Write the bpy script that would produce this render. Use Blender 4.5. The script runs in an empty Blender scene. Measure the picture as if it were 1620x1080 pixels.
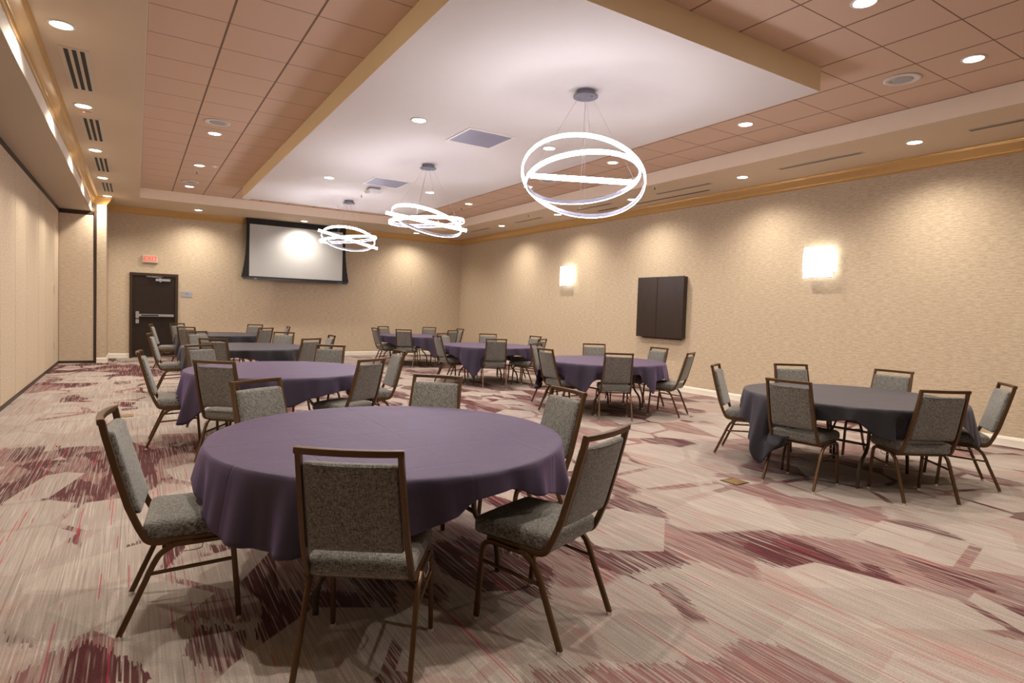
import bpy, bmesh, math, random, colorsys
from mathutils import Vector, Matrix
PI = math.pi
random.seed(7)
S = bpy.context.scene
C = S.collection

# ------------------------------------------------------------------ camera, world, exposure
cam_data = bpy.data.cameras.new('camera')
cam = bpy.data.objects.new('camera', cam_data); C.objects.link(cam); S.camera = cam
R_ = Vector((0.8461211722, -0.5320283994, 0.0320116248))
U_ = Vector((-0.0056075698, 0.0511711384, 0.9986741559))
F_ = Vector((0.5329610840, 0.8451788549, -0.0403135972))
cam.matrix_world = Matrix(((R_.x, U_.x, -F_.x, 0), (R_.y, U_.y, -F_.y, 0), (R_.z, U_.z, -F_.z, 1.44), (0, 0, 0, 1)))
cam_data.sensor_fit = 'HORIZONTAL'; cam_data.sensor_width = 36
cam_data.lens = 946.2426 * 36 / 1620
cam_data.shift_y = (531.3485 - 540) / 1620
cam_data.clip_start = 0.05; cam_data.clip_end = 100
W = bpy.data.worlds.new('world'); S.world = W; W.use_nodes = True
W.node_tree.nodes['Background'].inputs[0].default_value = (1, .95, .88, 1)
W.node_tree.nodes['Background'].inputs[1].default_value = 0.0
S.view_settings.view_transform = 'Standard'; S.view_settings.look = 'None'
S.view_settings.exposure = 0.28; S.view_settings.gamma = 1.0
S.view_settings.use_curve_mapping = False
WARM = (1.0, .90, .775)
P_SPOT_RING = 150.0     # watts of each soffit downlight
P_SPOT_TILE = 150.0
P_SPOT_CLOUD = 135.0
E_RING = 29.0          # pendant ring diffusers
E_SCONCE = 2.3
E_LENS = 14.0

# room dimensions (metres)
XL, XR, YB, YP, YF = -1.416, 8.993, 17.506, 16.265, -4.0
Zh, Xh, Zcb, Zr = 3.3755, -0.836, 3.544, 3.704
XrL, XrR, YrB, YrF, Zt = 0.066, 7.535, 15.727, -2.02, 3.921
Zc, XcL, XcR, YcF, YcN = 3.690, 1.922, 5.657, 14.015, 3.468
co, XPi = 0.123, -0.5585
XJ0, XJ1 = -0.788, -0.736

# ------------------------------------------------------------------ materials
def lin(r, g, b):
    f = lambda c: (c/255/12.92) if c/255 <= .04045 else ((c/255+.055)/1.055)**2.4
    return (f(r), f(g), f(b), 1)
class N:
    def __init__(s, name, rough=.6, metal=0.0, spec=.5):
        s.m = bpy.data.materials.new(name); s.m.use_nodes = True
        s.t = s.m.node_tree; s.b = s.t.nodes['Principled BSDF']
        s.b.inputs['Roughness'].default_value = rough; s.b.inputs['Metallic'].default_value = metal
        s.b.inputs['Specular IOR Level'].default_value = spec
    def n(s, typ, **kw):
        nd = s.t.nodes.new(typ)
        for k, v in kw.items():
            if k in ('operation', 'data_type', 'blend_type', 'feature', 'noise_dimensions', 'interpolation_type', 'distance', 'voronoi_dimensions', 'clamp', 'bands_direction', 'wave_type'): setattr(nd, k, v)
            else:
                i = int(k[1:]) if k[0] == 'i' and k[1:].isdigit() else k.replace('_', ' ')
                if isinstance(v, bpy.types.NodeSocket): s.t.links.new(v, nd.inputs[i])
                else: nd.inputs[i].default_value = v
        return nd
    def link(s, a, b): s.t.links.new(a, b)
    def co(s, kind='Object'): return s.n('ShaderNodeTexCoord').outputs[kind]
    def math(s, op, a, b=None, c=None, clamp=False):
        nd = s.t.nodes.new('ShaderNodeMath'); nd.operation = op; nd.use_clamp = clamp
        for i, v in enumerate((a, b, c)):
            if v is None: continue
            if isinstance(v, bpy.types.NodeSocket): s.link(v, nd.inputs[i])
            else: nd.inputs[i].default_value = v
        return nd.outputs[0]
    def sep(s, v):
        nd = s.n('ShaderNodeSeparateXYZ'); s.link(v, nd.inputs[0]); return nd.outputs
    def comb(s, x=0, y=0, z=0):
        nd = s.n('ShaderNodeCombineXYZ')
        for i, v in enumerate((x, y, z)):
            if isinstance(v, bpy.types.NodeSocket): s.link(v, nd.inputs[i])
            else: nd.inputs[i].default_value = v
        return nd.outputs[0]
    def noise(s, vec, scale=1.0, detail=2.0, rough=.5):
        nd = s.n('ShaderNodeTexNoise'); s.link(vec, nd.inputs['Vector'])
        nd.inputs['Scale'].default_value = scale; nd.inputs['Detail'].default_value = detail; nd.inputs['Roughness'].default_value = rough
        return nd.outputs['Fac']
    def white(s, vec):
        nd = s.n('ShaderNodeTexWhiteNoise'); nd.noise_dimensions = '3D'; s.link(vec, nd.inputs['Vector']); return nd.outputs['Value']
    def ramp(s, v, a, b, lo=0.0, hi=1.0):
        nd = s.n('ShaderNodeMapRange'); s.link(v, nd.inputs[0])
        for i, x in zip((1, 2, 3, 4), (a, b, lo, hi)): nd.inputs[i].default_value = x
        return nd.outputs[0]
    def mix(s, f, a, b):
        nd = s.n('ShaderNodeMix'); nd.data_type = 'RGBA'
        for i, v in ((0, f), (6, a), (7, b)):
            if isinstance(v, bpy.types.NodeSocket): s.link(v, nd.inputs[i])
            else: nd.inputs[i].default_value = v
        return nd.outputs[2]
    def col(s, c):
        if isinstance(c, bpy.types.NodeSocket): s.link(c, s.b.inputs['Base Color'])
        else: s.b.inputs['Base Color'].default_value = c
        return s
    def bump(s, h, strength=.3, dist=.002):
        nd = s.n('ShaderNodeBump'); s.link(h, nd.inputs['Height'])
        nd.inputs['Strength'].default_value = strength; nd.inputs['Distance'].default_value = dist
        s.link(nd.outputs[0], s.b.inputs['Normal']); return s

def plain(name, c, rough=.6, metal=0., spec=.5, var=.04, sc=9., bump=0.):
    k = N(name, rough, metal, spec); v = k.noise(k.co(), sc, 3)
    lo = tuple(x*(1-var) for x in c[:3])+(1,); hi = tuple(min(1, x*(1+var)) for x in c[:3])+(1,)
    k.col(k.mix(v, lo, hi))
    if bump: k.bump(k.noise(k.co(), 260, 2), bump, .0008)
    return k.m
def emis(name, c, e, base=(240, 240, 240)):
    k = N(name, .5); k.col(lin(*base)); k.b.inputs['Emission Color'].default_value = tuple(c)+(1,)
    k.b.inputs['Emission Strength'].default_value = e; return k.m

def wallpaper(name, c1, c2, c3):
    k = N(name, .85, 0, .2); x, y, z = k.sep(k.co())
    h = k.math('ADD', x, y)
    v = k.comb(k.math('MULTIPLY', h, 10.0), k.math('MULTIPLY', z, 68.0), 0)
    n1 = k.noise(v, 1.0, 2, .6)
    v2 = k.comb(k.math('MULTIPLY', h, 26.0), k.math('MULTIPLY', z, 150.0), 3.1)
    n2 = k.noise(v2, 1.0, 1, .5)
    v3 = k.comb(k.math('MULTIPLY', h, 2.2), k.math('MULTIPLY', z, 1.3), 0)
    n3 = k.noise(v3, 1.0, 2)
    a = k.mix(k.ramp(n1, .42, .60), c1, c2)
    b = k.mix(k.ramp(n2, .45, .75, 0, .55), a, c3)
    d = k.mix(k.ramp(n3, .3, .7, 0, .10), b, c1)
    k.col(d).bump(n1, .15, .001); return k.m

def carpet():
    k = N('patterned_carpet', .95, 0, .1)
    x, y, z = k.sep(k.co()); mul = lambda a, b: k.math('MULTIPLY', a, b); add = lambda a, b: k.math('ADD', a, b)
    def vor(vx, vy, sx, sy, off, edge=False):
        v = k.n('ShaderNodeTexVoronoi'); v.inputs['Scale'].default_value = 1.0; v.inputs['Randomness'].default_value = .9
        if edge: v.feature = 'DISTANCE_TO_EDGE'
        k.link(k.comb(mul(add(vx, off), sx), mul(add(vy, off), sy), 0), v.inputs['Vector']); return v
    # yarn columns running down the room
    colid = k.math('FLOOR', mul(x, 165.0)); colr = k.white(k.comb(colid, 0, 0)); colr2 = k.white(k.comb(colid, 5, 0))
    wcol = k.noise(k.comb(mul(x, 60.0), mul(y, .5), 0), 1, 2, .6)
    yr = add(y, add(mul(k.math('SUBTRACT', colr, .5), .07), mul(k.math('SUBTRACT', wcol, .5), .12)))
    st = k.noise(k.comb(mul(colid, 1.37), mul(y, 1.5), 0), 1, 2, .6)
    st2 = k.noise(k.comb(mul(colid, .61), mul(y, 1.1), 7), 1, 2, .6)
    fine = k.noise(k.comb(mul(x, 280.0), mul(y, 110.0), 1), 1, 2)
    cloud = k.noise(k.comb(mul(x, 2.2), mul(y, 1.5), 9), 1, 4, .6)
    zone = k.noise(k.comb(mul(x, .33), mul(y, .30), 4.2), 1, 2, .5)
    dz = k.math('SUBTRACT', zone, .5)
    base = k.mix(k.ramp(st, .3, .7), CARPET_A, CARPET_B)
    base = k.mix(mul(k.ramp(cloud, .46, .66), k.ramp(st2, .36, .58)), base, CARPET_PINK)
    # soft rose patches with straight polygon outlines
    a = k.sep(vor(x, yr, 1.25, .95, 0).outputs['Color'])
    m0 = mul(k.ramp(add(a[0], mul(dz, 1.4)), .55, .56), k.ramp(st, .42, .54, .06, 1))
    c = k.mix(mul(m0, .82), base, CARPET_ROSE)
    # dark maroon streaked patches with ragged ends
    b = k.sep(vor(x, yr, 2.6, 1.05, 3.7).outputs['Color'])
    m1 = mul(k.ramp(add(b[1], mul(dz, 1.6)), .69, .70), k.ramp(st2, .40, .47, .05, 1))
    c = k.mix(mul(m1, .95), c, CARPET_MAROON)
    d = k.sep(vor(x, yr, 5.0, 2.2, 7.3).outputs['Color'])
    m2 = mul(k.ramp(add(d[2], mul(dz, .9)), .88, .89), k.ramp(st, .44, .52, .1, 1))
    c = k.mix(mul(m2, .9), c, CARPET_MAROON)
    # clean-edged pale cobbles lying over the streaks
    e = k.sep(vor(x, y, 1.75, 1.5, 11.3).outputs['Color']); ed = vor(x, y, 1.75, 1.5, 11.3, True).outputs['Distance']
    cob = mul(k.ramp(e[0], .52, .53), k.ramp(ed, .035, .045))
    pale = k.mix(k.ramp(st, .3, .7), tuple(q*1.18 for q in CARPET_A[:3])+(1,), tuple(q*1.12 for q in CARPET_B[:3])+(1,))
    c = k.mix(mul(cob, .90), c, pale)
    g = k.sep(vor(x, y, 1.0, .8, 21.9).outputs['Color'])
    c = k.mix(k.ramp(g[1], .72, .73, 0, .14), c, (.12, .09, .08, 1))
    # isolated long thin crimson and pale yarns
    seg = k.noise(k.comb(mul(colid, 3.7), mul(y, 1.5), 2), 1, 1)
    c = k.mix(mul(k.ramp(colr2, .90, .91), k.ramp(seg, .60, .62, 0, .70)), c, CARPET_CRIM)
    seg2 = k.noise(k.comb(mul(colid, 2.3), mul(y, 1.9), 6), 1, 1)
    c = k.mix(mul(k.ramp(colr, .84, .85), k.ramp(seg2, .54, .60, 0, .40)), c, (.62, .56, .50, 1))
    seg3 = k.noise(k.comb(mul(colid, 5.1), mul(y, 1.2), 12), 1, 1)
    c = k.mix(mul(k.ramp(colr, .16, .15), k.ramp(seg3, .54, .60, 0, .45)), c, (.13, .085, .075, 1))
    c = k.mix(k.ramp(fine, .35, .7, 0, .42), c, (.12, .08, .07, 1))
    k.col(c).bump(add(fine, st), .5, .003)
    return k.m
CARPET_A, CARPET_B, CARPET_PINK = (.265, .228, .200, 1), (.430, .380, .338, 1), (.385, .240, .210, 1)
CARPET_ROSE, CARPET_MAROON, CARPET_CRIM = (.165, .048, .052, 1), (.062, .0065, .012, 1), (.40, .022, .062, 1)

def upholstery():
    k = N('grey_tweed', .9, 0, .15); k.b.inputs['Sheen Weight'].default_value = .25
    x, y, z = k.sep(k.co())
    a = k.noise(k.comb(k.math('MULTIPLY', x, 420.), k.math('MULTIPLY', y, 60.), k.math('MULTIPLY', z, 60.)), 1, 2, .7)
    b = k.noise(k.comb(k.math('MULTIPLY', x, 60.), k.math('MULTIPLY', y, 420.), k.math('MULTIPLY', z, 420.)), 1, 2, .7)
    v = k.math('ADD', k.math('MULTIPLY', a, .5), k.math('MULTIPLY', b, .5))
    c = k.mix(k.ramp(v, .40, .62), (.034, .031, .028, 1), (.30, .29, .262, 1))
    k.col(c).bump(v, .4, .001); return k.m

def cloth(name, c, roughc, sp):
    k = N(name, .55, 0, sp); k.b.inputs['Sheen Weight'].default_value = .45*sp; k.b.inputs['Sheen Roughness'].default_value = .6
    k.b.inputs['Sheen Tint'].default_value = roughc; k.b.inputs['Specular Tint'].default_value = (.5+.5*roughc[0], .5+.5*roughc[1], 1, 1)
    x, y, z = k.sep(k.co())
    wv = k.noise(k.comb(k.math('MULTIPLY', x, 500.), k.math('MULTIPLY', y, 500.), k.math('MULTIPLY', z, 500.)), 1, 1)
    cl = k.noise(k.co(), 2.2, 3)
    k.col(k.mix(k.ramp(cl, .35, .65), tuple(q*.9 for q in c[:3])+(1,), tuple(q*1.1 for q in c[:3])+(1,)))
    # pressed fold lines of the laundered cloth
    wob = k.math('MULTIPLY', k.math('SUBTRACT', k.noise(k.co(), 3.0, 2), .5), .02)
    def crease(t, per):
        f = k.math('ABSOLUTE', k.math('SUBTRACT', k.math('FRACT', k.math('ADD', k.math('MULTIPLY', k.math('ADD', t, wob), 1/per), .5)), .5))
        return k.ramp(f, 0, .012/per, 1, 0)
    cr = k.math('MAXIMUM', crease(x, .52), crease(y, .38))
    wr = k.ramp(k.noise(k.comb(k.math('MULTIPLY', x, 5.), k.math('MULTIPLY', y, 2.2), k.math('MULTIPLY', z, 3.)), 1, 3, .55), .3, .7)
    h = k.math('ADD', k.math('MULTIPLY', cr, -.22), k.math('ADD', k.math('MULTIPLY', wr, .45), k.math('MULTIPLY', wv, .05)))
    k.bump(h, .55, .012); return k.m

def tile_mat():
    k = N('ceiling_tile', .9, 0, .2); x, y, z = k.sep(k.co())
    n = k.noise(k.co(), 190., 2, .7); n2 = k.noise(k.co(), 45., 2)
    def line(t, per, off, w):
        f = k.math('ABSOLUTE', k.math('SUBTRACT', k.math('FRACT', k.math('ADD', k.math('MULTIPLY', k.math('SUBTRACT', t, off), 1/per), .5)), .5))
        return k.ramp(f, w/per, (w+.002)/per, 1, 0)
    idc = k.white(k.comb(k.math('FLOOR', k.math('MULTIPLY', k.math('SUBTRACT', x, .07), 1/.62)), k.math('FLOOR', k.math('MULTIPLY', k.math('SUBTRACT', y, 2.9), 1/.615)), 0))
    base = k.mix(k.ramp(n, .35, .7), TILE_A, TILE_B)
    base = k.mix(k.math('MULTIPLY', idc, .22), base, TILE_C)
    g = k.math('MAXIMUM', line(x, .62, .07, .0085), line(y, .615, 2.9, .0045))
    k.col(k.mix(k.math('MULTIPLY', g, .8), base, (.12, .07, .045, 1)))
    k.bump(k.math('SUBTRACT', k.math('MULTIPLY', n, .3), g), .5, .004); return k.m
TILE_A, TILE_B, TILE_C = (.60, .42, .315, 1), (.78, .585, .455, 1), (.76, .52, .40, 1)

def wood(name, c, c2, rough=.38):
    k = N(name, rough, 0, .4); x, y, z = k.sep(k.co())
    n = k.noise(k.comb(k.math('MULTIPLY', k.math('ADD', x, y), 60.), k.math('MULTIPLY', z, 2.5), 0), 1, 3, .6)
    k.col(k.mix(k.ramp(n, .3, .7), c, c2)); return k.m

def brushed(name, c, rough=.35):
    k = N(name, rough, 1.0); x, y, z = k.sep(k.co())
    n = k.noise(k.comb(k.math('MULTIPLY', x, 5.), k.math('MULTIPLY', y, 5.), k.math('MULTIPLY', z, 300.)), 1, 2)
    k.col(k.mix(n, tuple(q*.85 for q in c[:3])+(1,), c)); return k.m

M = dict(
    carpet=carpet(), wall=wallpaper('woven_wallpaper', (.475, .375, .26, 1), (.595, .49, .355, 1), (.71, .61, .475, 1)),
    panel=wallpaper('woven_panel_fabric', (.50, .40, .29, 1), (.61, .50, .37, 1), (.68, .58, .45, 1)),
    soffit=plain('cream_paint', (.64, .52, .39), .8, var=.02), step=plain('lit_cream_paint', (.88, .76, .62), .8, var=.02),  # step is the soffit cream lightened, chandelier light put into its colour
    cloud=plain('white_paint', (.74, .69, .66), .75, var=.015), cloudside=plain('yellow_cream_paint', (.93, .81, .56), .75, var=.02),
    header=plain('header_paint', (.50, .41, .32), .75, var=.02), headface=plain('lit_header_paint', (.80, .74, .64), .7, var=.02),  # headface is lighter: the downlights' wash is put into its colour
    crown=plain('gold_paint', (.60, .375, .14), .32, .35, .5, var=.05), tile=tile_mat(),
    base=plain('ivory_gloss_paint', (.80, .75, .65), .45, var=.02),
    bronze=plain('bronze_metal', (.105, .056, .024), .36, .5, .5, var=.12, sc=30), dark=plain('dark_bronze', (.05, .032, .022), .45, .3),
    glide=plain('clear_glide', (.75, .74, .72), .2, .7), tweed=upholstery(),
    chrome=brushed('brushed_steel', (.72, .72, .72, 1)), track=plain('dark_track', (.025, .017, .012), .5, .2),
    purple=cloth('plum_cloth', (.0098, .0084, .0104), (.70, .46, 1, 1), .55), charcoal=cloth('charcoal_cloth', (.0065, .006, .0065), (.85, .78, 1, 1), .32),
    door=wood('dark_walnut_door', (.016, .0095, .006, 1), (.026, .016, .010, 1)), doorframe=wood('brown_door_frame', (.042, .022, .012, 1), (.055, .030, .016, 1)),
    cabinet=wood('dark_cabinet_laminate', (.030, .019, .014, 1), (.045, .030, .023, 1), .33),
    tabletop=plain('table_laminate', (.20, .16, .12), .5), legm=plain('brown_steel_tube', (.10, .07, .05), .35, .6),
    screen=plain('white_screen', (.53, .54, .54), .8, var=.01), blackfab=plain('black_fabric', (.012, .012, .013), .8), blackmet=plain('black_metal', (.022, .022, .024), .35),
    bluem=plain('blue_tag', (.05, .35, .75), .5), white=plain('white_plastic', (.80, .78, .76), .5, var=.02),
    grey=plain('grey_lilac_panel', (.33, .32, .40), .6), silver=plain('silver_paint', (.30, .30, .34), .4, .5), canopy=plain('grey_canopy', (.22, .23, .28), .45, .3),
    ringmetal=plain('lilac_silver', (.50, .50, .60), .35, .5), slot=plain('black_slot', (.012, .012, .012), .7), louver=plain('bronze_louver', (.40, .34, .27), .5, .1),
    cream=plain('cream_plate', (.62, .53, .42), .6), speaker=plain('speaker_grille', (.42, .41, .42), .7), spkrim=plain('speaker_rim', (.70, .66, .63), .6),
    brass=plain('brass_plate', (.27, .165, .055), .42, .6, var=.2, sc=40), wire=plain('steel_wire', (.55, .52, .50), .4, .7), black=plain('dark_ink', (.04, .04, .04), .6),
    lens=emis('lit_lens', (1.0, .93, .84), E_LENS), ring=emis('lit_ring_diffuser', (.93, .91, 1.0), E_RING),
    sconce=emis('lit_sconce_glass', (1.0, .97, .92), E_SCONCE), exitm=emis('lit_exit_face', (1.0, .62, .50), .12, (205, 150, 130)), exitred=emis('lit_exit_red', (1.0, .10, .06), .55, (190, 60, 45)),
    red=emis('red_indicator', (1, .05, .03), 3.0), glass=plain('frosted_glass', (.80, .83, .80), .3),
)

# ------------------------------------------------------------------ mesh helpers
def obj(name, bm, m, parent=None, smooth=False, loc=None):
    me = bpy.data.meshes.new(name); bmesh.ops.recalc_face_normals(bm, faces=bm.faces); bm.to_mesh(me); bm.free()
    for mm in (m if isinstance(m, (list, tuple)) else [m]): me.materials.append(M[mm])
    if smooth:
        for p in me.polygons: p.use_smooth = True
        if smooth != True:
            try: me.set_sharp_from_angle(angle=smooth)
            except Exception: pass
    o = bpy.data.objects.new(name, me); C.objects.link(o)
    if parent: o.parent = parent
    if loc: o.location = loc
    return o
def thing(name, label, cat, loc=(0, 0, 0), rz=0, group=None):
    o = bpy.data.objects.new(name, None); C.objects.link(o); o.location = loc; o.rotation_euler = (0, 0, rz); o.empty_display_size = .1
    return tag(o, label, cat, group)
def tag(o, label, cat, group=None):
    o['label'] = label; o['category'] = cat
    if group: o['group'] = group
    return o
def struct(name, bm, m, parent=None, smooth=False):
    o = obj(name, bm, m, parent, smooth)
    if not parent: o['kind'] = 'structure'
    return o
def NB(): return bmesh.new()
def box(bm, x0, x1, y0, y1, z0, z1, mi=0, bev=0):
    vs = [bm.verts.new((x, y, z)) for x in (x0, x1) for y in (y0, y1) for z in (z0, z1)]
    F = [(0, 1, 3, 2), (4, 6, 7, 5), (0, 4, 5, 1), (2, 3, 7, 6), (0, 2, 6, 4), (1, 5, 7, 3)]
    fs = [bm.faces.new([vs[i] for i in f]) for f in F]
    for f in fs: f.material_index = mi
    if bev: bmesh.ops.bevel(bm, geom=list({e for f in fs for e in f.edges}), offset=bev, segments=2, affect='EDGES')
    return bm
def bx(*a, **k): return box(NB(), *a, **k)
def quad(bm, pts, mi=0):
    f = bm.faces.new([bm.verts.new(p) for p in pts]); f.material_index = mi; return f
def disc(bm, c, r0, r1, z0, z1, n=32, cap=True, mi=0):
    a = [bm.verts.new((c[0]+r0*math.cos(2*PI*i/n), c[1]+r0*math.sin(2*PI*i/n), z0)) for i in range(n)]
    b = [bm.verts.new((c[0]+r1*math.cos(2*PI*i/n), c[1]+r1*math.sin(2*PI*i/n), z1)) for i in range(n)]
    for i in range(n): bm.faces.new((a[i], a[(i+1) % n], b[(i+1) % n], b[i])).material_index = mi
    if cap: bm.faces.new(a[::-1]).material_index = mi; bm.faces.new(b).material_index = mi
    return bm
def annulus(bm, prof, n=32, c=(0, 0), mi=0):
    """closed profile of (r, z) revolved about z"""
    rings = [[bm.verts.new((c[0]+r*math.cos(2*PI*i/n), c[1]+r*math.sin(2*PI*i/n), z)) for i in range(n)] for r, z in prof]
    for k in range(len(prof)):
        A, B = rings[k], rings[(k+1) % len(prof)]
        for i in range(n): bm.faces.new((A[i], A[(i+1) % n], B[(i+1) % n], B[i])).material_index = mi
    return bm
def sweep(bm, pts, w, h=None, n=8, side=None, sq=3.5, cap=True, mi=0):
    """tube with a superellipse section w (across 'side') by h along pts"""
    h = h or w; pts = [Vector(p) for p in pts]; side = Vector(side) if side else None; rings = []
    for i, p in enumerate(pts):
        t = (pts[min(i+1, len(pts)-1)]-pts[max(i-1, 0)]).normalized()
        s0 = side if side else (Vector((0, 0, 1)) if abs(t.z) < .9 else Vector((1, 0, 0))).cross(t)
        s0 = (s0 - t*s0.dot(t)).normalized(); u0 = t.cross(s0).normalized(); ring = []
        for k in range(n):
            a = 2*PI*(k+.5)/n; c, s = math.cos(a), math.sin(a)
            rr = (abs(c)**sq+abs(s)**sq)**(-1/sq)
            ring.append(bm.verts.new(p+s0*(c*rr*w/2)+u0*(s*rr*h/2)))
        rings.append(ring)
    for a, b in zip(rings, rings[1:]):
        for k in range(n): bm.faces.new((a[k], a[(k+1) % n], b[(k+1) % n], b[k])).material_index = mi
    if cap: bm.faces.new(rings[0][::-1]).material_index = mi; bm.faces.new(rings[-1]).material_index = mi
    return bm
def smoothpath(pts, it=2):
    pts = [Vector(p) for p in pts]
    for _ in range(it):
        q = [pts[0]]
        for a, b in zip(pts, pts[1:]): q += [a*.75+b*.25, a*.25+b*.75]
        pts = q+[pts[-1]]
    return pts
def rbox(hx, hy, hz, r, n=9, fn=None):
    bm = NB(); axis = lambda h: sorted({-h, h, *[-h+r*(1-math.cos(a*PI/8)) for a in range(1, 5)], *[h-r*(1-math.cos(a*PI/8)) for a in range(1, 5)], *[(-h+r)+(2*h-2*r)*i/n for i in range(n+1)]})
    X, Y, Z = axis(hx), axis(hy), axis(hz); vd = {}
    def V(x, y, z):
        key = (round(x, 5), round(y, 5), round(z, 5))
        if key not in vd:
            p = Vector((x, y, z)); q = Vector([max(-(h-r), min(h-r, c)) for c, h in zip(p, (hx, hy, hz))]); d = p-q
            if d.length > 1e-9: p = q+d.normalized()*r
            if fn: p = Vector(fn(p))
            vd[key] = bm.verts.new(p)
        return vd[key]
    def face(A, B, mk):
        for a0, a1 in zip(A, A[1:]):
            for b0, b1 in zip(B, B[1:]):
                try: bm.faces.new([V(*mk(a0, b0)), V(*mk(a1, b0)), V(*mk(a1, b1)), V(*mk(a0, b1))])
                except ValueError: pass
    for s in (X[0], X[-1]): face(Y, Z, lambda a, b: (s, a, b))
    for s in (Y[0], Y[-1]): face(X, Z, lambda a, b: (a, s, b))
    for s in (Z[0], Z[-1]): face(X, Y, lambda a, b: (a, b, s))
    return bm

# ------------------------------------------------------------------ the room
struct('floor', bx(XL-.2, XR+.2, YF-.2, YB+.2, -.12, 0), 'carpet')
struct('wall_right', bx(XR, XR+.15, YF-.15, YB+.15, 0, 4.1), 'wall')
struct('wall_back', bx(XPi-.15, XR, YB, YB+.15, 0, 4.1), 'wall')
struct('wall_front', bx(XL-.15, XR, YF-.15, YF, 0, 4.1), 'wall')
struct('wall_left', bx(XL-.30, XL-.12, YF, YP+.3, 0, 4.1), 'wall')
struct('wall_pier', box(box(NB(), XJ1, XPi, YP, YB+.15, 0, 4.1), XL-.12, XJ1, YP+.10, YP+.25, 0, 4.1), 'wall')
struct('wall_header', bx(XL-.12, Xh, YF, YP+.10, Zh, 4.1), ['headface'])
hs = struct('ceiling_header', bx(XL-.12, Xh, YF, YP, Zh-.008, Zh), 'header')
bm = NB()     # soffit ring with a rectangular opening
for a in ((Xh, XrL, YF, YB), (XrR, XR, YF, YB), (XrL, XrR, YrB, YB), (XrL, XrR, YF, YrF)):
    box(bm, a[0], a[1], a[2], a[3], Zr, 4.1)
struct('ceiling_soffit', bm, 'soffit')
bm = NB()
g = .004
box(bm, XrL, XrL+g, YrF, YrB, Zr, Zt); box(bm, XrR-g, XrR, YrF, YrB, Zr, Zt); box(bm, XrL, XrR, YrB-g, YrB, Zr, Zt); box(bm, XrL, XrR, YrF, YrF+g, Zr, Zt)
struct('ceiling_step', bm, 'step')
struct('ceiling', bx(XrL, XrR, YrF, YrB, Zt, Zt+.1), 'tile')
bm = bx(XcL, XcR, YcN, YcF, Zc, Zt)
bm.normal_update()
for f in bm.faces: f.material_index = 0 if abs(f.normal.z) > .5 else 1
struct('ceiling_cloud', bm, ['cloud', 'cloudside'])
struct('ceiling_slab', bx(XL-.3, XR+.2, YF-.2, YB+.2, 4.1, 4.2), 'soffit')

def molding(path, prof):
    """profile (out, z) along a mitred floor-plan path; out is to the right of travel"""
    bm = NB(); P = [Vector(p) for p in path]; rings = []
    for i, p in enumerate(P):
        d0 = (p-P[i-1]).normalized() if i else None; d1 = (P[i+1]-p).normalized() if i < len(P)-1 else None
        n0 = Vector((d0.y, -d0.x)) if d0 else None; n1 = Vector((d1.y, -d1.x)) if d1 else None
        if n0 is None: m = n1
        elif n1 is None: m = n0
        else: m = (n0+n1); m = m/(m.dot(n0))
        rings.append([bm.verts.new((p.x+m.x*o, p.y+m.y*o, z)) for o, z in prof])
    for a, b in zip(rings, rings[1:]):
        for k in range(len(prof)-1): bm.faces.new((a[k], a[k+1], b[k+1], b[k]))
    return bm
cp = [(0, Zcb), (.016, Zcb), (.020, Zcb+.008), (.016, Zcb+.014), (.022, Zcb+.020), (.034, Zcb+.024), (.036, Zcb+.032), (.050, Zcb+.048), (.070, Zcb+.080), (.084, Zcb+.112),
      (.092, Zcb+.122), (.098, Zcb+.124), (.100, Zcb+.132), (.110, Zcb+.136), (.112, Zcb+.146), (.123, Zcb+.150), (.123, Zr)]
room = [(Xh, YF), (Xh, YP), (XPi, YP), (XPi, YB), (XR, YB), (XR, YF)]
struct('trim_1', molding(room, cp), 'crown', smooth=math.radians(25))
bp_ = [(0, .118), (.009, .112), (.012, .096), (.016, .088), (.016, .010), (.018, 0)]
struct('baseboard_pier', molding([(XJ1, YP), (XPi, YP), (XPi, YB), (-.127, YB)], bp_), 'base', smooth=math.radians(25))
struct('baseboard_back', molding([(.92, YB), (XR, YB)], bp_), 'base', smooth=math.radians(25))
struct('baseboard_right', molding([(XR, YB), (XR, YF)], bp_), 'base', smooth=math.radians(25))

# folding partition on the left
part = thing('folding_partition', 'beige fabric folding partition of tall panels along the left side', 'partition', (XL, 8, 0))
seams = [-4.0, -2.8, -1.6, -.4, .8, 2.0, 3.25, 4.5, 5.75, 7.0, 8.3, 9.64, 10.74, 11.77, 13.11, 14.05, 15.42, YP]
for a, b in zip(seams, seams[1:]):
    obj('panel', bx(-.055, 0, a+.007-8, b-.007-8, .055, Zh-.075, bev=.004), 'panel', part)
obj('backing', bx(-.08, -.03, -12, YP-8, .03, Zh-.03), 'track', part)
obj('top_track', bx(-.06, .012, -12, YP-8, Zh-.075, Zh-.008), 'track', part)
obj('bottom_seal', bx(-.055, .006, -12, YP-8, .0, .05), 'dark', part)
for z in (.45, 1.6, 2.85): obj('hinge', bx(-.002, .008, 15.36-8, 15.48-8, z-.09, z+.09), 'chrome', part)
pk = thing('pocket_door', 'narrow beige fabric pocket door with dark brown edge at end of folding partition', 'door', (-1.1, YP, 0))
obj('panel', bx(XL+.004+1.1, XJ0+1.1-.004, .0, .05, .055, Zh-.10), 'panel', pk)
bm = bx(XJ0+1.1, XJ1+1.1, -.012, .06, 0, Zh-.012); box(bm, XL+1.1, XJ0+1.1, .005, .055, Zh-.10, Zh-.012); box(bm, XL+1.1, XJ0+1.1, -.004, .055, 0, .055)
obj('frame', bm, 'dark', pk)
obj('latch_strip', bx(XJ0+1.1+.012, XJ0+1.1+.03, -.02, -.012, 2.35, 2.75), 'doorframe', pk)

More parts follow.
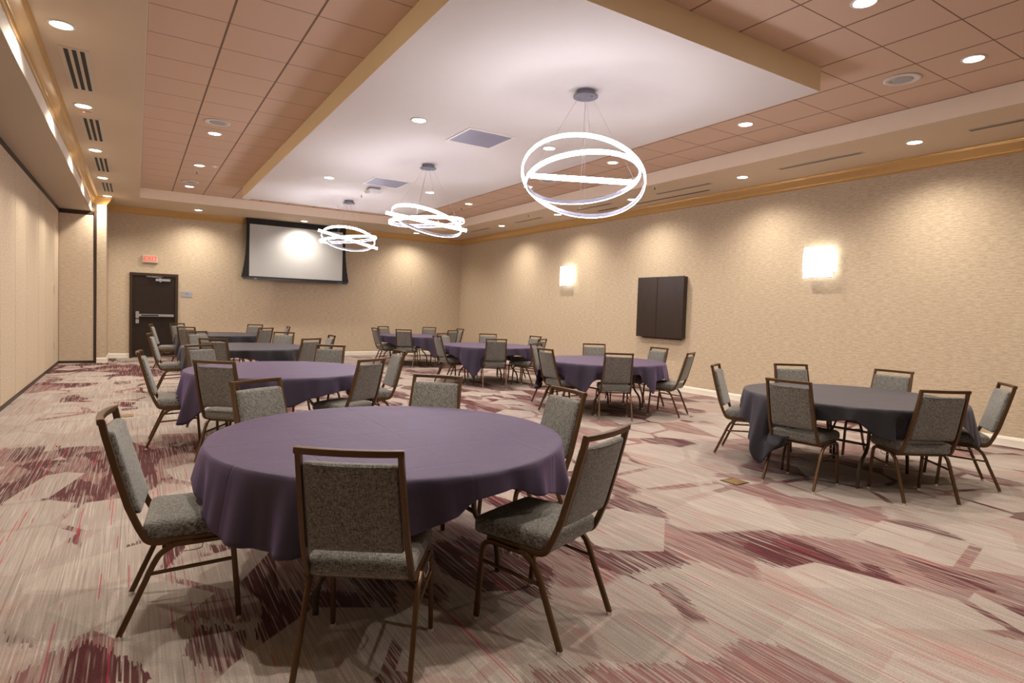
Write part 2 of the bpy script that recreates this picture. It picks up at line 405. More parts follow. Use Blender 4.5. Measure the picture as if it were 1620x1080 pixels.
# ------------------------------------------------------------------ exit door
dr = bpy.data.objects.new('door_1', None); C.objects.link(dr); dr.location = (.39, YB, 0); dr['kind'] = 'structure'
x0, x1 = -.127-.39, .918-.39
obj('door_leaf', bx(x0+.062, x1-.062, -.012, -.002, .012, 2.05), 'door', dr)
bm = NB()
box(bm, x0, x0+.062, -.05, -.001, 0, 2.115); box(bm, x1-.062, x1, -.05, -.001, 0, 2.115); box(bm, x0+.062, x1-.062, -.05, -.001, 2.05, 2.115)
obj('door_frame', bm, 'doorframe', dr)
obj('threshold', bx(x0+.062, x1-.062, -.09, -.0, .001, .020), 'chrome', dr)
pb = obj('panic_bar', box(box(NB(), -.315, .435, -.085, -.045, 1.035, 1.095, bev=.006), -.36, .435, -.045, -.012, 1.045, 1.085), 'chrome', dr)
obj('latch_case', bx(-.385, -.315, -.095, -.012, .99, 1.16, bev=.008), 'chrome', pb)
obj('handle', bx(-.385, -.315, -.06, -.012, .86, .965, bev=.008), 'chrome', pb)
obj('bar_insert', bx(-.27, .10, -.088, -.084, 1.048, 1.080), 'blackmet', pb)
cl = obj('door_closer', bx(.035, .355, -.075, -.012, 1.925, 1.985, bev=.006), 'chrome', dr)
bm = sweep(NB(), [(.13, -.05, 1.99), (.13, -.06, 2.015), (-.10, -.11, 2.02), (-.17, -.10, 2.03)], .022, .008)
sweep(bm, [(-.17, -.10, 2.03), (.19, -.04, 2.035)], .018, .008); box(bm, .115, .155, -.08, -.07, 1.90, 2.0)
obj('closer_arm', bm, 'chrome', cl)

def text_mesh(s, size, name, m, parent, loc, rot, ext=.002, align='CENTER'):
    cu = bpy.data.curves.new(name, 'FONT'); cu.body = s; cu.size = size; cu.extrude = ext; cu.align_x = align; cu.align_y = 'CENTER'
    t = bpy.data.objects.new(name, cu); C.objects.link(t)
    dg = bpy.context.evaluated_depsgraph_get(); me = bpy.data.meshes.new_from_object(t.evaluated_get(dg)); me.name = name
    bpy.data.objects.remove(t); me.materials.clear(); me.materials.append(M[m])
    o = bpy.data.objects.new(name, me); C.objects.link(o); o.parent = parent; o.location = loc; o.rotation_euler = rot; return o
ex = thing('exit_sign', 'lit exit sign with red letters above the dark door', 'sign', (.305, YB, 2.47))
obj('housing', bx(-.165, .165, -.065, -.001, -.098, .090, bev=.006), 'cream', ex)
obj('sign_face', bx(-.105, .115, -.069, -.0655, -.075, .078), 'exitm', ex)
text_mesh('EXIT', .150, 'lettering', 'exitred', ex, (.005, -.0705, 0), (PI/2, 0, 0), .001)
pl = thing('room_sign', 'small square silver room plaque beside the dark door', 'sign', (1.115, YB, 1.625))
obj('plate', bx(-.125, .125, -.012, -.001, -.075, .072, bev=.003), 'chrome', pl)
text_mesh('EXIT', .036, 'lettering', 'black', pl, (.01, -.0135, .005), (PI/2, 0, 0), .0008)

# ------------------------------------------------------------------ projection screen
YS = 17.20
sc_ = thing('projection_screen', 'white projection screen with black border hanging at the back wall', 'projection screen', (3.78, YS, 2.09))
bm = NB()      # front image area, slight tension curve at the sides
def side(z, s):   # outer black edge: narrow at the middle, flared to the bottom bar
    t = (z-2.13)/(3.70-2.13); return s*(1.30+ .10*(1-t)**2.2 + .028*(2*t-1)**2)
n = 18; zs = [2.17+(3.545-2.17)*i/n for i in range(n+1)]
rows = [[bm.verts.new((xx, -.004, z-2.09)) for xx in (-1.235, 1.235)] for z in zs]
for a, b in zip(rows, rows[1:]): bm.faces.new((a[0], a[1], b[1], b[0]))
ext = bmesh.ops.extrude_face_region(bm, geom=bm.faces[:]); bmesh.ops.translate(bm, verts=[v for v in ext['geom'] if isinstance(v, bmesh.types.BMVert)], vec=(0, .003, 0))
obj('screen_surface', bm, 'screen', sc_)
bm = NB(); zs = [2.13+(3.70-2.13)*i/n for i in range(n+1)]
for dy in (0, .004):
    rows = [[bm.verts.new((side(z, s), dy, z-2.09)) for s in (-1, 1)] for z in zs]
    for a, b in zip(rows, rows[1:]): bm.faces.new((a[0], a[1], b[1], b[0]))
obj('black_border', bm, 'blackfab', sc_)
obj('bottom_bar', box(box(NB(), -1.38, 1.38, -.022, .022, -.01, .05, bev=.006), -1.405, 1.405, -.012, .012, .012, .028), 'blackmet', sc_)
obj('blue_tag', bx(1.10, 1.24, -.026, -.022, .010, .022), 'bluem', sc_)
obj('white_tag', bx(-1.11, -1.05, -.026, -.022, .012, .022), 'white', sc_)
for s in (-1, 1):
    for k in range(9):
        z = .12+k*.155; obj('tension_tab', bx(side(z+2.09, s)-.007, side(z+2.09, s)+.010, -.006, .002, z-.01, z+.01), 'blackmet', sc_)

# ------------------------------------------------------------------ right wall cabinet and sconces
D_ = .115
cb = thing('wall_cabinet', 'dark brown double-door cabinet mounted on the right wall', 'cabinet', (XR, 8.58, 1.02))
h1, ya, yb = 1.215, 7.975-8.58, 9.215-8.58
obj('body', bx(-D_+.03, -.001, ya+.01, yb-.0, 0.01, h1-.01), 'cabinet', cb)
ym = 8.66-8.58
for a, b in ((ya, ym-.003), (ym+.003, yb)): obj('cabinet_door', bx(-D_, -D_+.026, a, b, 0, h1, bev=.002), 'cabinet', cb)
obj('mounting_rail', bx(-.03, -.001, ya+.1, yb-.1, -.025, .01), 'track', cb)
def sconce(y, label):
    t = thing('wall_sconce', label, 'wall light', (XR, y, 2.36), group='lit sconces on the right wall')
    obj('back_plate', bx(-.03, -.001, -.20, .20, -.16, .16), 'chrome', t)
    obj('diffuser', bx(-.085, -.03, -.262, .262, -.15, .15, bev=.004), 'sconce', t)
    obj('front_glass', bx(-.108, -.100, -.235, .235, -.235, .235, bev=.002), 'sconce', t)
    obj('bottom_rail', bx(-.112, -.085, -.215, .215, -.247, -.236), 'chrome', t)
    for a in (-.19, .19):
        for b in (-.10, .115):
            o = obj('screw', disc(NB(), (0, 0), .007, .007, 0, .012, 10), 'wire', t); o.location = (-.108, a, b); o.rotation_euler = (0, -PI/2, 0)
    return t
sconce(5.335, 'bright white glass wall sconce on the right wall nearest the camera')
sconce(11.72, 'bright white glass wall sconce on the right wall beyond the dark cabinet')

# ------------------------------------------------------------------ ceiling fixtures
def downlight(x, y, z, label, group, power, size=math.radians(146), blend=1.0, r=.078):
    t = thing('recessed_downlight', label, 'ceiling light', (x, y, z), group=group)
    obj('trim_ring', annulus(NB(), [(r, -.001), (r+.022, -.001), (r+.024, -.004), (r+.004, -.010), (r, -.006)], 32), 'white', t, smooth=True)
    obj('lens', disc(NB(), (0, 0), r, r-.006, -.0015, -.007, 32), 'lens', t)
    l = bpy.data.lights.new('lamp', 'SPOT'); l.energy = power; l.color = WARM; l.spot_size = size; l.spot_blend = blend; l.shadow_soft_size = .05
    o = bpy.data.objects.new('lamp', l); C.objects.link(o); o.parent = t; o.location = (0, 0, -.03)
    return t
ordn = ['nearest', 'second', 'third', 'fourth', 'fifth', 'sixth', 'seventh', 'eighth']
gl = 'downlights in the left soffit'
for i, y in enumerate([3.85, 6.33, 8.79, 11.26, 13.70, 16.03]):
    vis = ['largest', 'second', 'third', 'fourth', 'farthest']
    lab = (f'round recessed downlight in cream left soffit beside gold crown, {vis[i-1]} in the photo' if i else 'round recessed downlight in left soffit above the camera, outside the photo')
    downlight(-.535, y, Zr, lab, gl, P_SPOT_RING)
for i, y in enumerate([1.27, 3.74, 6.234, 8.745, 11.17, 13.65]):
    lab = (f'round recessed downlight in cream right soffit along the right wall, {["nearest", "second", "third", "fourth", "farthest"][i-1]} one shown' if i else 'round recessed downlight in right soffit beside the camera, outside the photo')
    downlight(8.175, y, Zr, lab, 'downlights in the right soffit', P_SPOT_RING)
for x, y, d in [(1.303, 16.77, 'left of the projection screen'), (3.84, 16.77, 'in front of the projection screen'), (7.10, 16.8, 'at its right end near the corner')]:
    downlight(x, y, Zr, f'round recessed downlight in soffit along back wall, {d}', 'downlights in the back soffit', P_SPOT_RING)
for i, y in enumerate([2.54, 4.99, 7.50, 9.98, 12.475, 14.81]):
    lab = f'round recessed downlight in right strip of tan ceiling tiles, {ordn[i]} from the camera'
    downlight(6.56, y, Zt, lab, 'downlights in the right tile strip', P_SPOT_TILE)
for x, y, lab in [(4.757, 2.59, 'round recessed downlight in tan tiles before near edge of white ceiling panel'), (2.85, 2.59, 'round recessed downlight in tiles above the camera, outside the photo'),
                  (.97, 2.5, 'round recessed downlight in left tile strip above the camera, outside the photo'), (.97, 4.97, 'round recessed downlight in left tile strip just outside the top of photo'),
                  (4.757, .1, 'unseen round recessed downlight added behind the camera on the right for fill'), (2.85, .1, 'unseen round recessed downlight added to tiles behind the camera for fill'),  # unseen lamps, added to brighten the backs of the near chairs
                  (.97, 9.918, 'round recessed downlight in left tan tile strip, nearest of three'), (.97, 12.388, 'round recessed downlight in left tan tile strip, middle of three'), (.97, 14.773, 'round recessed downlight in left tan tile strip, farthest of three')]:
    downlight(x, y, Zt, lab, 'downlights in the tan tiles', P_SPOT_TILE)
for x, y, lab in [(2.85, 6.755, 'front left'), (2.86, 10.715, 'back left'), (4.788, 10.726, 'back right'), (4.77, 6.764, 'front right')]:
    downlight(x, y, Zc, f'round recessed downlight in white dropped ceiling panel, {lab} of four', 'downlights in the white ceiling panel', P_SPOT_CLOUD)

def speaker(x, y, lab):
    t = thing('ceiling_speaker', lab, 'speaker', (x, y, Zt), group='round ceiling speakers')
    obj('rim', annulus(NB(), [(.10, -.001), (.165, -.001), (.168, -.006), (.150, -.012), (.10, -.010)], 40), 'spkrim', t, smooth=True)
    obj('grille', disc(NB(), (0, 0), .10, .09, -.001, -.012, 40), 'speaker', t)
speaker(6.56, 3.15, 'round grey ceiling speaker in right tan tiles, nearest the camera')
speaker(6.55, 9.297, 'round grey ceiling speaker in right tan tiles, seen through nearest chandelier rings')
speaker(.94, 9.283, 'round grey ceiling speaker in left tan tiles, nearer of two')
speaker(.94, 14.22, 'round grey ceiling speaker in left tan tiles, farther of two')

def vent_left(y0, y1, lab):
    t = thing('air_vent', lab, 'vent', (-.49, (y0+y1)/2, Zr), group='three-slot vents in the left soffit'); L = (y1-y0)/2
    obj('plate', bx(-.115, .115, -L-.04, L+.04, -.006, -.0005), 'cream', t)
    for k in (-1, 0, 1): obj('slot', bx(k*.062-.017, k*.062+.017, -L, L, -.0085, -.006), 'slot', t)
for i, (a, b) in enumerate([(1.8, 3.1), (4.3, 5.5), (6.88, 8.1), (9.35, 10.55), (11.80, 12.98), (14.25, 15.33)][2:]):
    vent_left(a, b, f'cream vent plate with three black slots in left soffit, {["nearest", "second", "third", "farthest"][i]}')
def vent_right(y0, y1, lab):
    t = thing('linear_vent', lab, 'vent', (8.145, (y0+y1)/2, Zr), group='long louvred vents in the right soffit'); L = (y1-y0)/2
    obj('frame', bx(-.06, .06, -L-.02, L+.02, -.006, -.0005), 'cream', t)
    obj('louver', bx(-.045, .045, -L, L, -.008, -.006), 'louver', t)
    for k in (-1, 0, 1): obj('slat', bx(k*.024-.0025, k*.024+.0025, -L, L, -.0095, -.008), 'slot', t)
for i, (a, b) in enumerate([(1.9, 3.15), (4.37, 5.56), (6.84, 8.05), (9.33, 10.42), (11.77, 12.93), (14.24, 15.31)]):
    vent_right(a, b, f'long narrow grey louvred vent in right soffit, {["nearest, cut by photo edge", "second", "third", "fourth", "fifth", "farthest"][i]} from the camera')
for a, b, d in ((7.2, 9.05, 'nearer'), (9.59, 10.19, 'farther')):
    t = thing('slot_vent', f'thin black slot vent in right soffit next to gold crown, {d} of two', 'vent', (8.56, (a+b)/2, Zr), group='black slot vents')
    obj('frame', bx(-.03, .03, -(b-a)/2-.02, (b-a)/2+.02, -.004, -.0005), 'cream', t); obj('slot', bx(-.02, .02, -(b-a)/2, (b-a)/2, -.008, -.004), 'slot', t)
for x, y, d in ((3.80, 6.965, 'nearer'), (3.81, 10.44, 'farther')):
    t = thing('return_grille', f'square lilac grey air grille in white ceiling panel, {d} of two', 'vent', (x, y, Zc), group='square grilles in the white ceiling panel')
    obj('frame', box(box(box(box(NB(), -.335, .335, -.335, -.305, -.010, -.0005), -.335, .335, .305, .335, -.010, -.0005), -.335, -.305, -.305, .305, -.010, -.0005), .305, .335, -.305, .305, -.010, -.0005), 'white', t)
    obj('grille', bx(-.305, .305, -.305, .305, -.005, -.001), 'grey', t)
    bm = NB()
    for k in range(20): box(bm, -.305, .305, -.297+k*.0305, -.293+k*.0305, -.0075, -.005)
    obj('louver', bm, 'ringmetal', t)
t = thing('ceiling_device', 'small white boxy unit hanging below the white ceiling panel', 'ceiling device', (3.80, 11.10, Zc))
obj('mount', bx(-.10, .10, -.10, .10, -.03, -.0005), 'canopy', t); obj('body', bx(-.135, .135, -.14, .14, -.10, -.03, bev=.02), 'white', t); obj('cover', bx(-.09, .09, -.09, .09, -.106, -.10, bev=.002), 'spkrim', t)
t = thing('smoke_detector', 'white round smoke detector on white ceiling panel above the farthest chandelier', 'smoke detector', (3.85, 13.5, Zc))
obj('base', disc(NB(), (0, 0), .075, .075, -.02, -.0005), 'white', t); obj('head', disc(NB(), (0, 0), .04, .062, -.055, -.02), 'spkrim', t)
t = thing('ceiling_strobe', 'white oval strobe at far left corner of the white ceiling panel', 'alarm', (2.2, 15.3, Zt))
obj('base', disc(NB(), (0, 0), .10, .12, -.03, -.0005), 'white', t); obj('lens', disc(NB(), (0, 0), .03, .05, -.05, -.03), 'glass', t)
for x, y, z, lab in [(3.829, 11.904, Zc, 'on white ceiling panel beside the boxy unit'), (7.661, 7.632, Zr, 'on right soffit near the third louvred vent'), (7.682, 11.638, Zr, 'on right soffit near the fifth louvred vent'),
                     (6.655, 13.031, Zt, 'on right tile strip behind the nearest chandelier'), (.977, 12.974, Zt, 'on left tile strip between two downlights')]:
    t = thing('sprinkler_head', 'tiny sprinkler head '+lab, 'sprinkler', (x, y, z), group='sprinkler heads')
    obj('escutcheon', disc(NB(), (0, 0), .02, .03, -.006, -.0005, 16), 'white', t); obj('stem', disc(disc(NB(), (0, 0), .007, .007, -.05, -.006, 10), (0, 0), .018, .018, -.053, -.05, 12), 'dark', t)
t = thing('motion_sensor', 'tiny sensor with red light beside the second left soffit downlight', 'sensor', (-.541, 9.04, Zr))
obj('cover', bx(-.075, .075, -.02, .02, -.006, -.0005), 'cream', t); obj('indicator', disc(NB(), (0, 0), .010, .010, -.010, -.006, 12), 'red', t)
t = thing('motion_sensor', 'tiny white square sensor in left tan tile strip', 'sensor', (1.214, 12.286, Zt))
obj('cover', bx(-.045, .045, -.045, .045, -.010, -.0005, bev=.003), 'white', t); obj('indicator', disc(NB(), (0, 0), .012, .012, -.013, -.010, 12), 'red', t)

# ------------------------------------------------------------------ ring pendants
def ring_obj(rad, h, m_out):
    w, e = .018, .006
    body = annulus(NB(), [(rad-w, -h/2+.004), (rad-e, -h/2+.002), (rad-e, h/2-.002), (rad-w, h/2-.004)], 96)
    dif = annulus(NB(), [(rad-e+.0005, -h/2), (rad, -h/2), (rad+.002, 0), (rad, h/2), (rad-e+.0005, h/2)], 96)
    return body, dif
def pendant(cx, cy, lab, rings):
    t = thing('ring_chandelier', lab, 'chandelier', (cx, cy, Zc), group='three-ring pendants')
    can = obj('canopy', disc(disc(NB(), (0, 0), .095, .095, -.05, -.0005, 40), (0, 0), .125, .125, -.062, -.05, 40), 'canopy', t)
    for k in range(4): obj('bolt', disc(NB(), (.07*math.cos(k*PI/2+.4), .07*math.sin(k*PI/2+.4)), .006, .006, -.07, -.062, 8), 'wire', can)
    for j, (rad, z, a, b, dx, dy) in enumerate(rings):
        n = Vector((math.sin(b), -math.sin(a)*math.cos(b), math.cos(a)*math.cos(b)))
        u = n.cross(Vector((0, 1, 0))).normalized(); v = n.cross(u)
        Mx = Matrix((u, v, n)).transposed().to_4x4(); Mx.translation = (dx, dy, z-Zc)
        body, dif = ring_obj(rad, .046, 'ring')
        o = obj('ring', body, 'ringmetal', t, smooth=math.radians(40)); o.matrix_local = Mx
        obj('diffuser', dif, 'ring', o, smooth=math.radians(40))
        for q in ((.9, 4.0) if j < 2 else (2.5, 5.6)):
            p = Mx @ Vector((rad*.985*math.cos(q), rad*.985*math.sin(q), .024))
            d = Vector((p.x, p.y)).normalized()*.07
            obj('suspension_wire', sweep(NB(), [(d.x, d.y, -.062), p], .0028, n=6), 'wire', t)
rd = math.radians
pendant(3.84, 4.84, 'glowing three-ring chandelier nearest the camera, largest of the three', [(.630, 2.810, rd(-17.4), rd(21.0), 0, 0), (.581, 2.807, rd(-13.3), rd(3.0), 0, 0), (.528, 2.811, rd(12.2), rd(-5.4), 0, 0)])
pendant(3.857, 8.728, 'glowing three-ring chandelier in the middle of the three', [(.636, 2.807, rd(11.0), rd(5.5), 0, 0), (.585, 2.807, rd(-.3), rd(-3.7), 0, 0), (.561, 2.815, rd(-3.8), rd(17.1), 0, 0)])
pendant(3.83, 12.73, 'glowing three-ring chandelier farthest away, in front of the projection screen', [(.630, 2.867, rd(9.7), rd(12.2), 0, 0), (.587, 2.870, rd(-1.3), rd(-6.6), 0, 0), (.552, 2.880, rd(-16.4), rd(11.6), 0, 0)])

# ------------------------------------------------------------------ tables and cloths
# chairs: table, side, x, y, heading
CH = [[1, 'left', 0.218, 3.16, 4.613], [1, 'front', 0.827, 2.348, 5.685], [1, 'front_right', 1.644, 2.273, 6.647], [1, 'back_right', 2.126, 3.172, 1.524], [1, 'back', 1.741, 3.944, 2.359], [1, 'back_left', 0.844, 3.963, 3.674],
 [2, 'left', 0.359, 6.902, 4.643], [2, 'front', 0.788, 5.973, 5.571], [2, 'front_right', 1.805, 5.957, 6.821], [2, 'right', 2.362, 6.781, 1.53], [2, 'back_right', 1.937, 7.553, 2.433], [2, 'back_left', 0.833, 7.637, 3.78],
 [3, 'left', 0.503, 10.619, 4.581], [3, 'front', 1.077, 9.607, 5.79], [3, 'back_left', 1.068, 11.303, 3.712], [3, 'front_right', 2.123, 9.663, 6.835], [3, 'back_right', 2.124, 11.259, 2.505], [3, 'right', 2.564, 10.425, 1.566],
 [4, 'left', 0.595, 14.721, 4.569], [4, 'front', 1.054, 13.841, 5.618], [4, 'back_left', 1.007, 15.328, 3.826], [4, 'back_right', 2.264, 15.34, 2.474], [4, 'front_right', 2.177, 13.794, 6.855], [4, 'right', 2.689, 14.512, 1.51],
 [5, 'left', 5.369, 14.452, 4.728], [5, 'back_left', 5.845, 15.353, 3.575], [5, 'front', 5.651, 13.79, 5.62], [5, 'back_right', 6.783, 15.217, 2.418], [5, 'front_right', 6.568, 13.66, 6.691], [5, 'right', 7.154, 14.495, 1.585],
 [6, 'back_left', 5.711, 11.322, 3.608], [6, 'left', 5.296, 10.624, 4.681], [6, 'back_right', 6.522, 11.313, 2.644], [6, 'front', 5.761, 9.745, 5.852], [6, 'right', 6.976, 10.604, 7.896], [6, 'front_right', 6.539, 9.783, 6.831],
 [7, 'back_left', 5.707, 7.785, 3.622], [7, 'left', 5.316, 6.923, 4.682], [7, 'back_right', 6.555, 7.716, 2.584], [7, 'front', 5.65, 6.251, 5.699], [7, 'right', 6.895, 6.947, 7.829], [7, 'front_right', 6.647, 6.192, 6.747],
 [8, 'back_left', 5.548, 4.065, 3.631], [8, 'back_right', 6.332, 3.89, 8.885], [8, 'left', 5.071, 3.082, 4.832], [8, 'right', 6.69, 3.278, 7.874], [8, 'front', 5.53, 2.427, 5.738], [8, 'front_right', 6.42, 2.406, 6.897]]
RT, ZT = .930, .745
def hem_square(alpha, s=1.045):
    def f(phi):
        d = (phi-alpha) % (PI/2) - PI/4       # alpha points at a corner of the square cloth
        L = s/math.cos(d) - RT
        return L
    return f
def hem_table(tab):
    T = sorted((math.radians(a % 360), z) for a, z in tab)
    def f(phi):
        p = phi % (2*PI)
        for (a, za), (b, zb) in zip(T, T[1:]+[(T[0][0]+2*PI, T[0][1])]):
            pp = p if p >= T[0][0] else p+2*PI
            if a <= pp <= b:
                t = (pp-a)/(b-a); t = t*t*(3-2*t); return ZT-(za+(zb-za)*t)
        return .2
    return f
def settle(co, near):
    """keep cloth off the chairs: it lies on a seat and stops at a chair back"""
    for x, y, th in near:
        c, s_ = math.cos(th), math.sin(th); dx, dy = co.x-x, co.y-y
        lx, ly = c*dx+s_*dy, -s_*dx+c*dy
        if abs(lx) < .262 and -.42 < ly < .30:
            yb = (-.165 if co.z < .5 else -.165-(co.z-.5)*.42)+.075
            if ly < yb and co.z > .36: ly = yb
            if .25 < co.z < .515 and ly > -.17:
                e = min(1, (.262-abs(lx))/.018, max(0, (.30-ly)/.018)); co.z = max(co.z, .25+(.515-.25)*e+.004*math.sin(lx*30))
            co.x, co.y = x+c*lx-s_*ly, y+s_*lx+c*ly
    return co
def tablecloth(cx, cy, mat, hem, seed, label, fold=1.0, near=()):
    rnd = random.Random(seed); ph = [rnd.uniform(0, 2*PI) for _ in range(8)]
    n = 288; bm = NB(); zt = ZT+.004
    c = bm.verts.new((0, 0, zt)); prev = None; R0 = RT+.006
    def bumpz(r, a):
        return .0012*math.sin(3*a+ph[0]+4*r)*r + .0012*math.sin(7*r+ph[1]+a)
    rr = [.12, .3, .5, .68, .82, .90, R0-.012, R0-.004]
    for r in rr:
        ring = [bm.verts.new((r*math.cos(2*PI*i/n), r*math.sin(2*PI*i/n), zt+bumpz(r, 2*PI*i/n)*(1 if r < .88 else 0) - (.0015 if r > R0-.006 else 0))) for i in range(n)]
        if prev is None:
            for i in range(n): bm.faces.new((c, ring[i], ring[(i+1) % n]))
        else:
            for i in range(n): bm.faces.new((prev[i], ring[i], ring[(i+1) % n], prev[(i+1) % n]))
        prev = ring
    m = 16
    for j in range(m+1):
        t = j/m; ring = []
        for i in range(n):
            a = 2*PI*i/n; L = hem(a)
            sw = (.55*math.sin(15*a+ph[2]+1.3*math.sin(2*a+ph[3])) + .45*math.sin(24*a+ph[4]+1.6*math.sin(3*a)) + .25*math.sin(41*a+ph[5]+math.sin(5*a)))
            amp = fold*(.012+.050*min(1.3, L/.35))*t**.9
            lean = .05+.10*min(1, L/.5)
            r = R0+.003+math.sin(min(1, t*6)*PI/2)*.006 + L*t*lean + amp*(sw*.75+.35)
            a2 = a + .020*fold*t*math.cos(15*a+ph[2]+1.2)
            z = zt-.004-L*t*(1-.02*abs(sw))
            ring.append(bm.verts.new(settle(Vector((r*math.cos(a2), r*math.sin(a2), z)), near)))
        for i in range(n): bm.faces.new((prev[i], ring[i], ring[(i+1) % n], prev[(i+1) % n]))
        prev = ring
    # thickness turned in at the hem
    ring = [bm.verts.new((v.co.x*.997, v.co.y*.997, v.co.z+.001)) for v in prev]
    for i in range(n): bm.faces.new((prev[i], ring[i], ring[(i+1) % n], prev[(i+1) % n]))
    o = obj('tablecloth', bm, mat, smooth=True, loc=(cx, cy, 0)); return tag(o, label, 'tablecloth')
def folding_table(cx, cy, rz, label):
    t = thing('folding_table', label, 'table', (cx, cy, 0), rz)
    bm = disc(NB(), (0, 0), RT-.004, RT-.004, ZT-.024, ZT-.001, 72); obj('tabletop', bm, 'tabletop', t)
    for sx in (-1, 1):
        for sy in (-1, 1):
            p = smoothpath([(sx*.33, sy*.35, .71), (sx*.33, sy*.35, .44), (sx*.34, sy*.35, .33), (sx*.45, sy*.35, .23), (sx*.49, sy*.35, .13), (sx*.495, sy*.35, .0)], 2)
            obj('leg', sweep(NB(), p, .030, n=10, side=(0, 1, 0), sq=2), 'legm', t, smooth=True)
        obj('cross_brace', sweep(NB(), [(sx*.33, -.35, .36), (sx*.33, .35, .36)], .024, n=8, sq=2), 'legm', t, smooth=True)
        obj('folding_brace', sweep(NB(), [(sx*.32, 0, .37), (sx*.06, 0, .71)], .018, .008, n=8), 'legm', t)
    obj('apron_rail', box(box(NB(), -.60, .60, -.40, -.37, .69, .720), -.60, .60, .37, .40, .69, .720), 'legm', t)
    return t
tdesc = {1: 'nearest table, lower centre of the photo', 2: 'second table in the left row', 3: 'third table in the left row', 4: 'farthest table in the left row',
         5: 'farthest table in the right row', 6: 'third table in the right row', 7: 'second table in the right row', 8: 'nearest table in the right row'}
TB = {1: (1.215, 3.137), 2: (1.339, 6.765), 3: (1.527, 10.481), 4: (1.655, 14.590), 5: (6.177, 14.501), 6: (6.078, 10.506), 7: (6.026, 6.952), 8: (5.814, 3.115)}
for c in CH:       # no chair back may touch its table edge
    d = Vector((c[2]-TB[c[0]][0], c[3]-TB[c[0]][1]))
    if d.length < .775: d = d.normalized()*.775; c[2], c[3] = TB[c[0]][0]+d.x, TB[c[0]][1]+d.y
R = math.radians
hems = {1: hem_table([(-164, .48), (-152, .44), (-138, .43), (-120, .45), (-106, .53), (-96, .58), (-88, .645), (-80, .655), (-66, .59), (-45, .50), (-10, .60), (35, .40), (80, .62), (120, .45), (165, .60)]),
        2: hem_table([(-180, .50), (-157, .27), (-140, .48), (-125, .50), (-110, .38), (-98, .48), (-85, .55), (-71, .59), (-50, .61), (-20, .35), (20, .62), (65, .30), (110, .6), (150, .62)]),
        3: hem_square(R(-150), 1.04), 4: hem_square(R(-150), 1.04), 5: hem_table([(-166, .60), (-140, .52), (-126, .30), (-112, .52), (-98, .45), (-86, .24), (-70, .50), (-40, .62), (4, .20), (45, .60), (94, .20), (140, .60)]),
        6: hem_square(R(-136), 1.06), 7: hem_table([(-175, .58), (-156, .46), (-146, .34), (-134, .54), (-115, .62), (-100, .63), (-92, .50), (-87, .36), (-80, .52), (-66, .55), (-50, .35), (-20, .58), (34, .22), (80, .60), (124, .22), (160, .60)]),
        8: hem_table([(120, .60), (146, .48), (158, .32), (168, .13), (178, .34), (195, .60), (211, .64), (225, .50), (234, .48), (250, .60), (265, .62), (290, .40), (310, .58), (345, .25), (380, .58), (435, .20), (460, .50)])}
cols = {1: 'purple', 2: 'purple', 3: 'charcoal', 4: 'charcoal', 5: 'purple', 6: 'purple', 7: 'purple', 8: 'charcoal'}
for k, (tx, ty) in TB.items():
    folding_table(tx, ty, {1: .0, 2: -.1, 3: .05, 4: .1, 5: 0, 6: -.05, 7: .05, 8: .05}[k], f'round folding banquet table under cloth, {tdesc[k]}')
    tablecloth(tx, ty, cols[k], hems[k], 10+k, f'{"plum purple" if cols[k] == "purple" else "dark charcoal"} cloth draped over the {tdesc[k]}', .8, [(c[2]-tx, c[3]-ty, c[4]) for c in CH if c[0] == k])

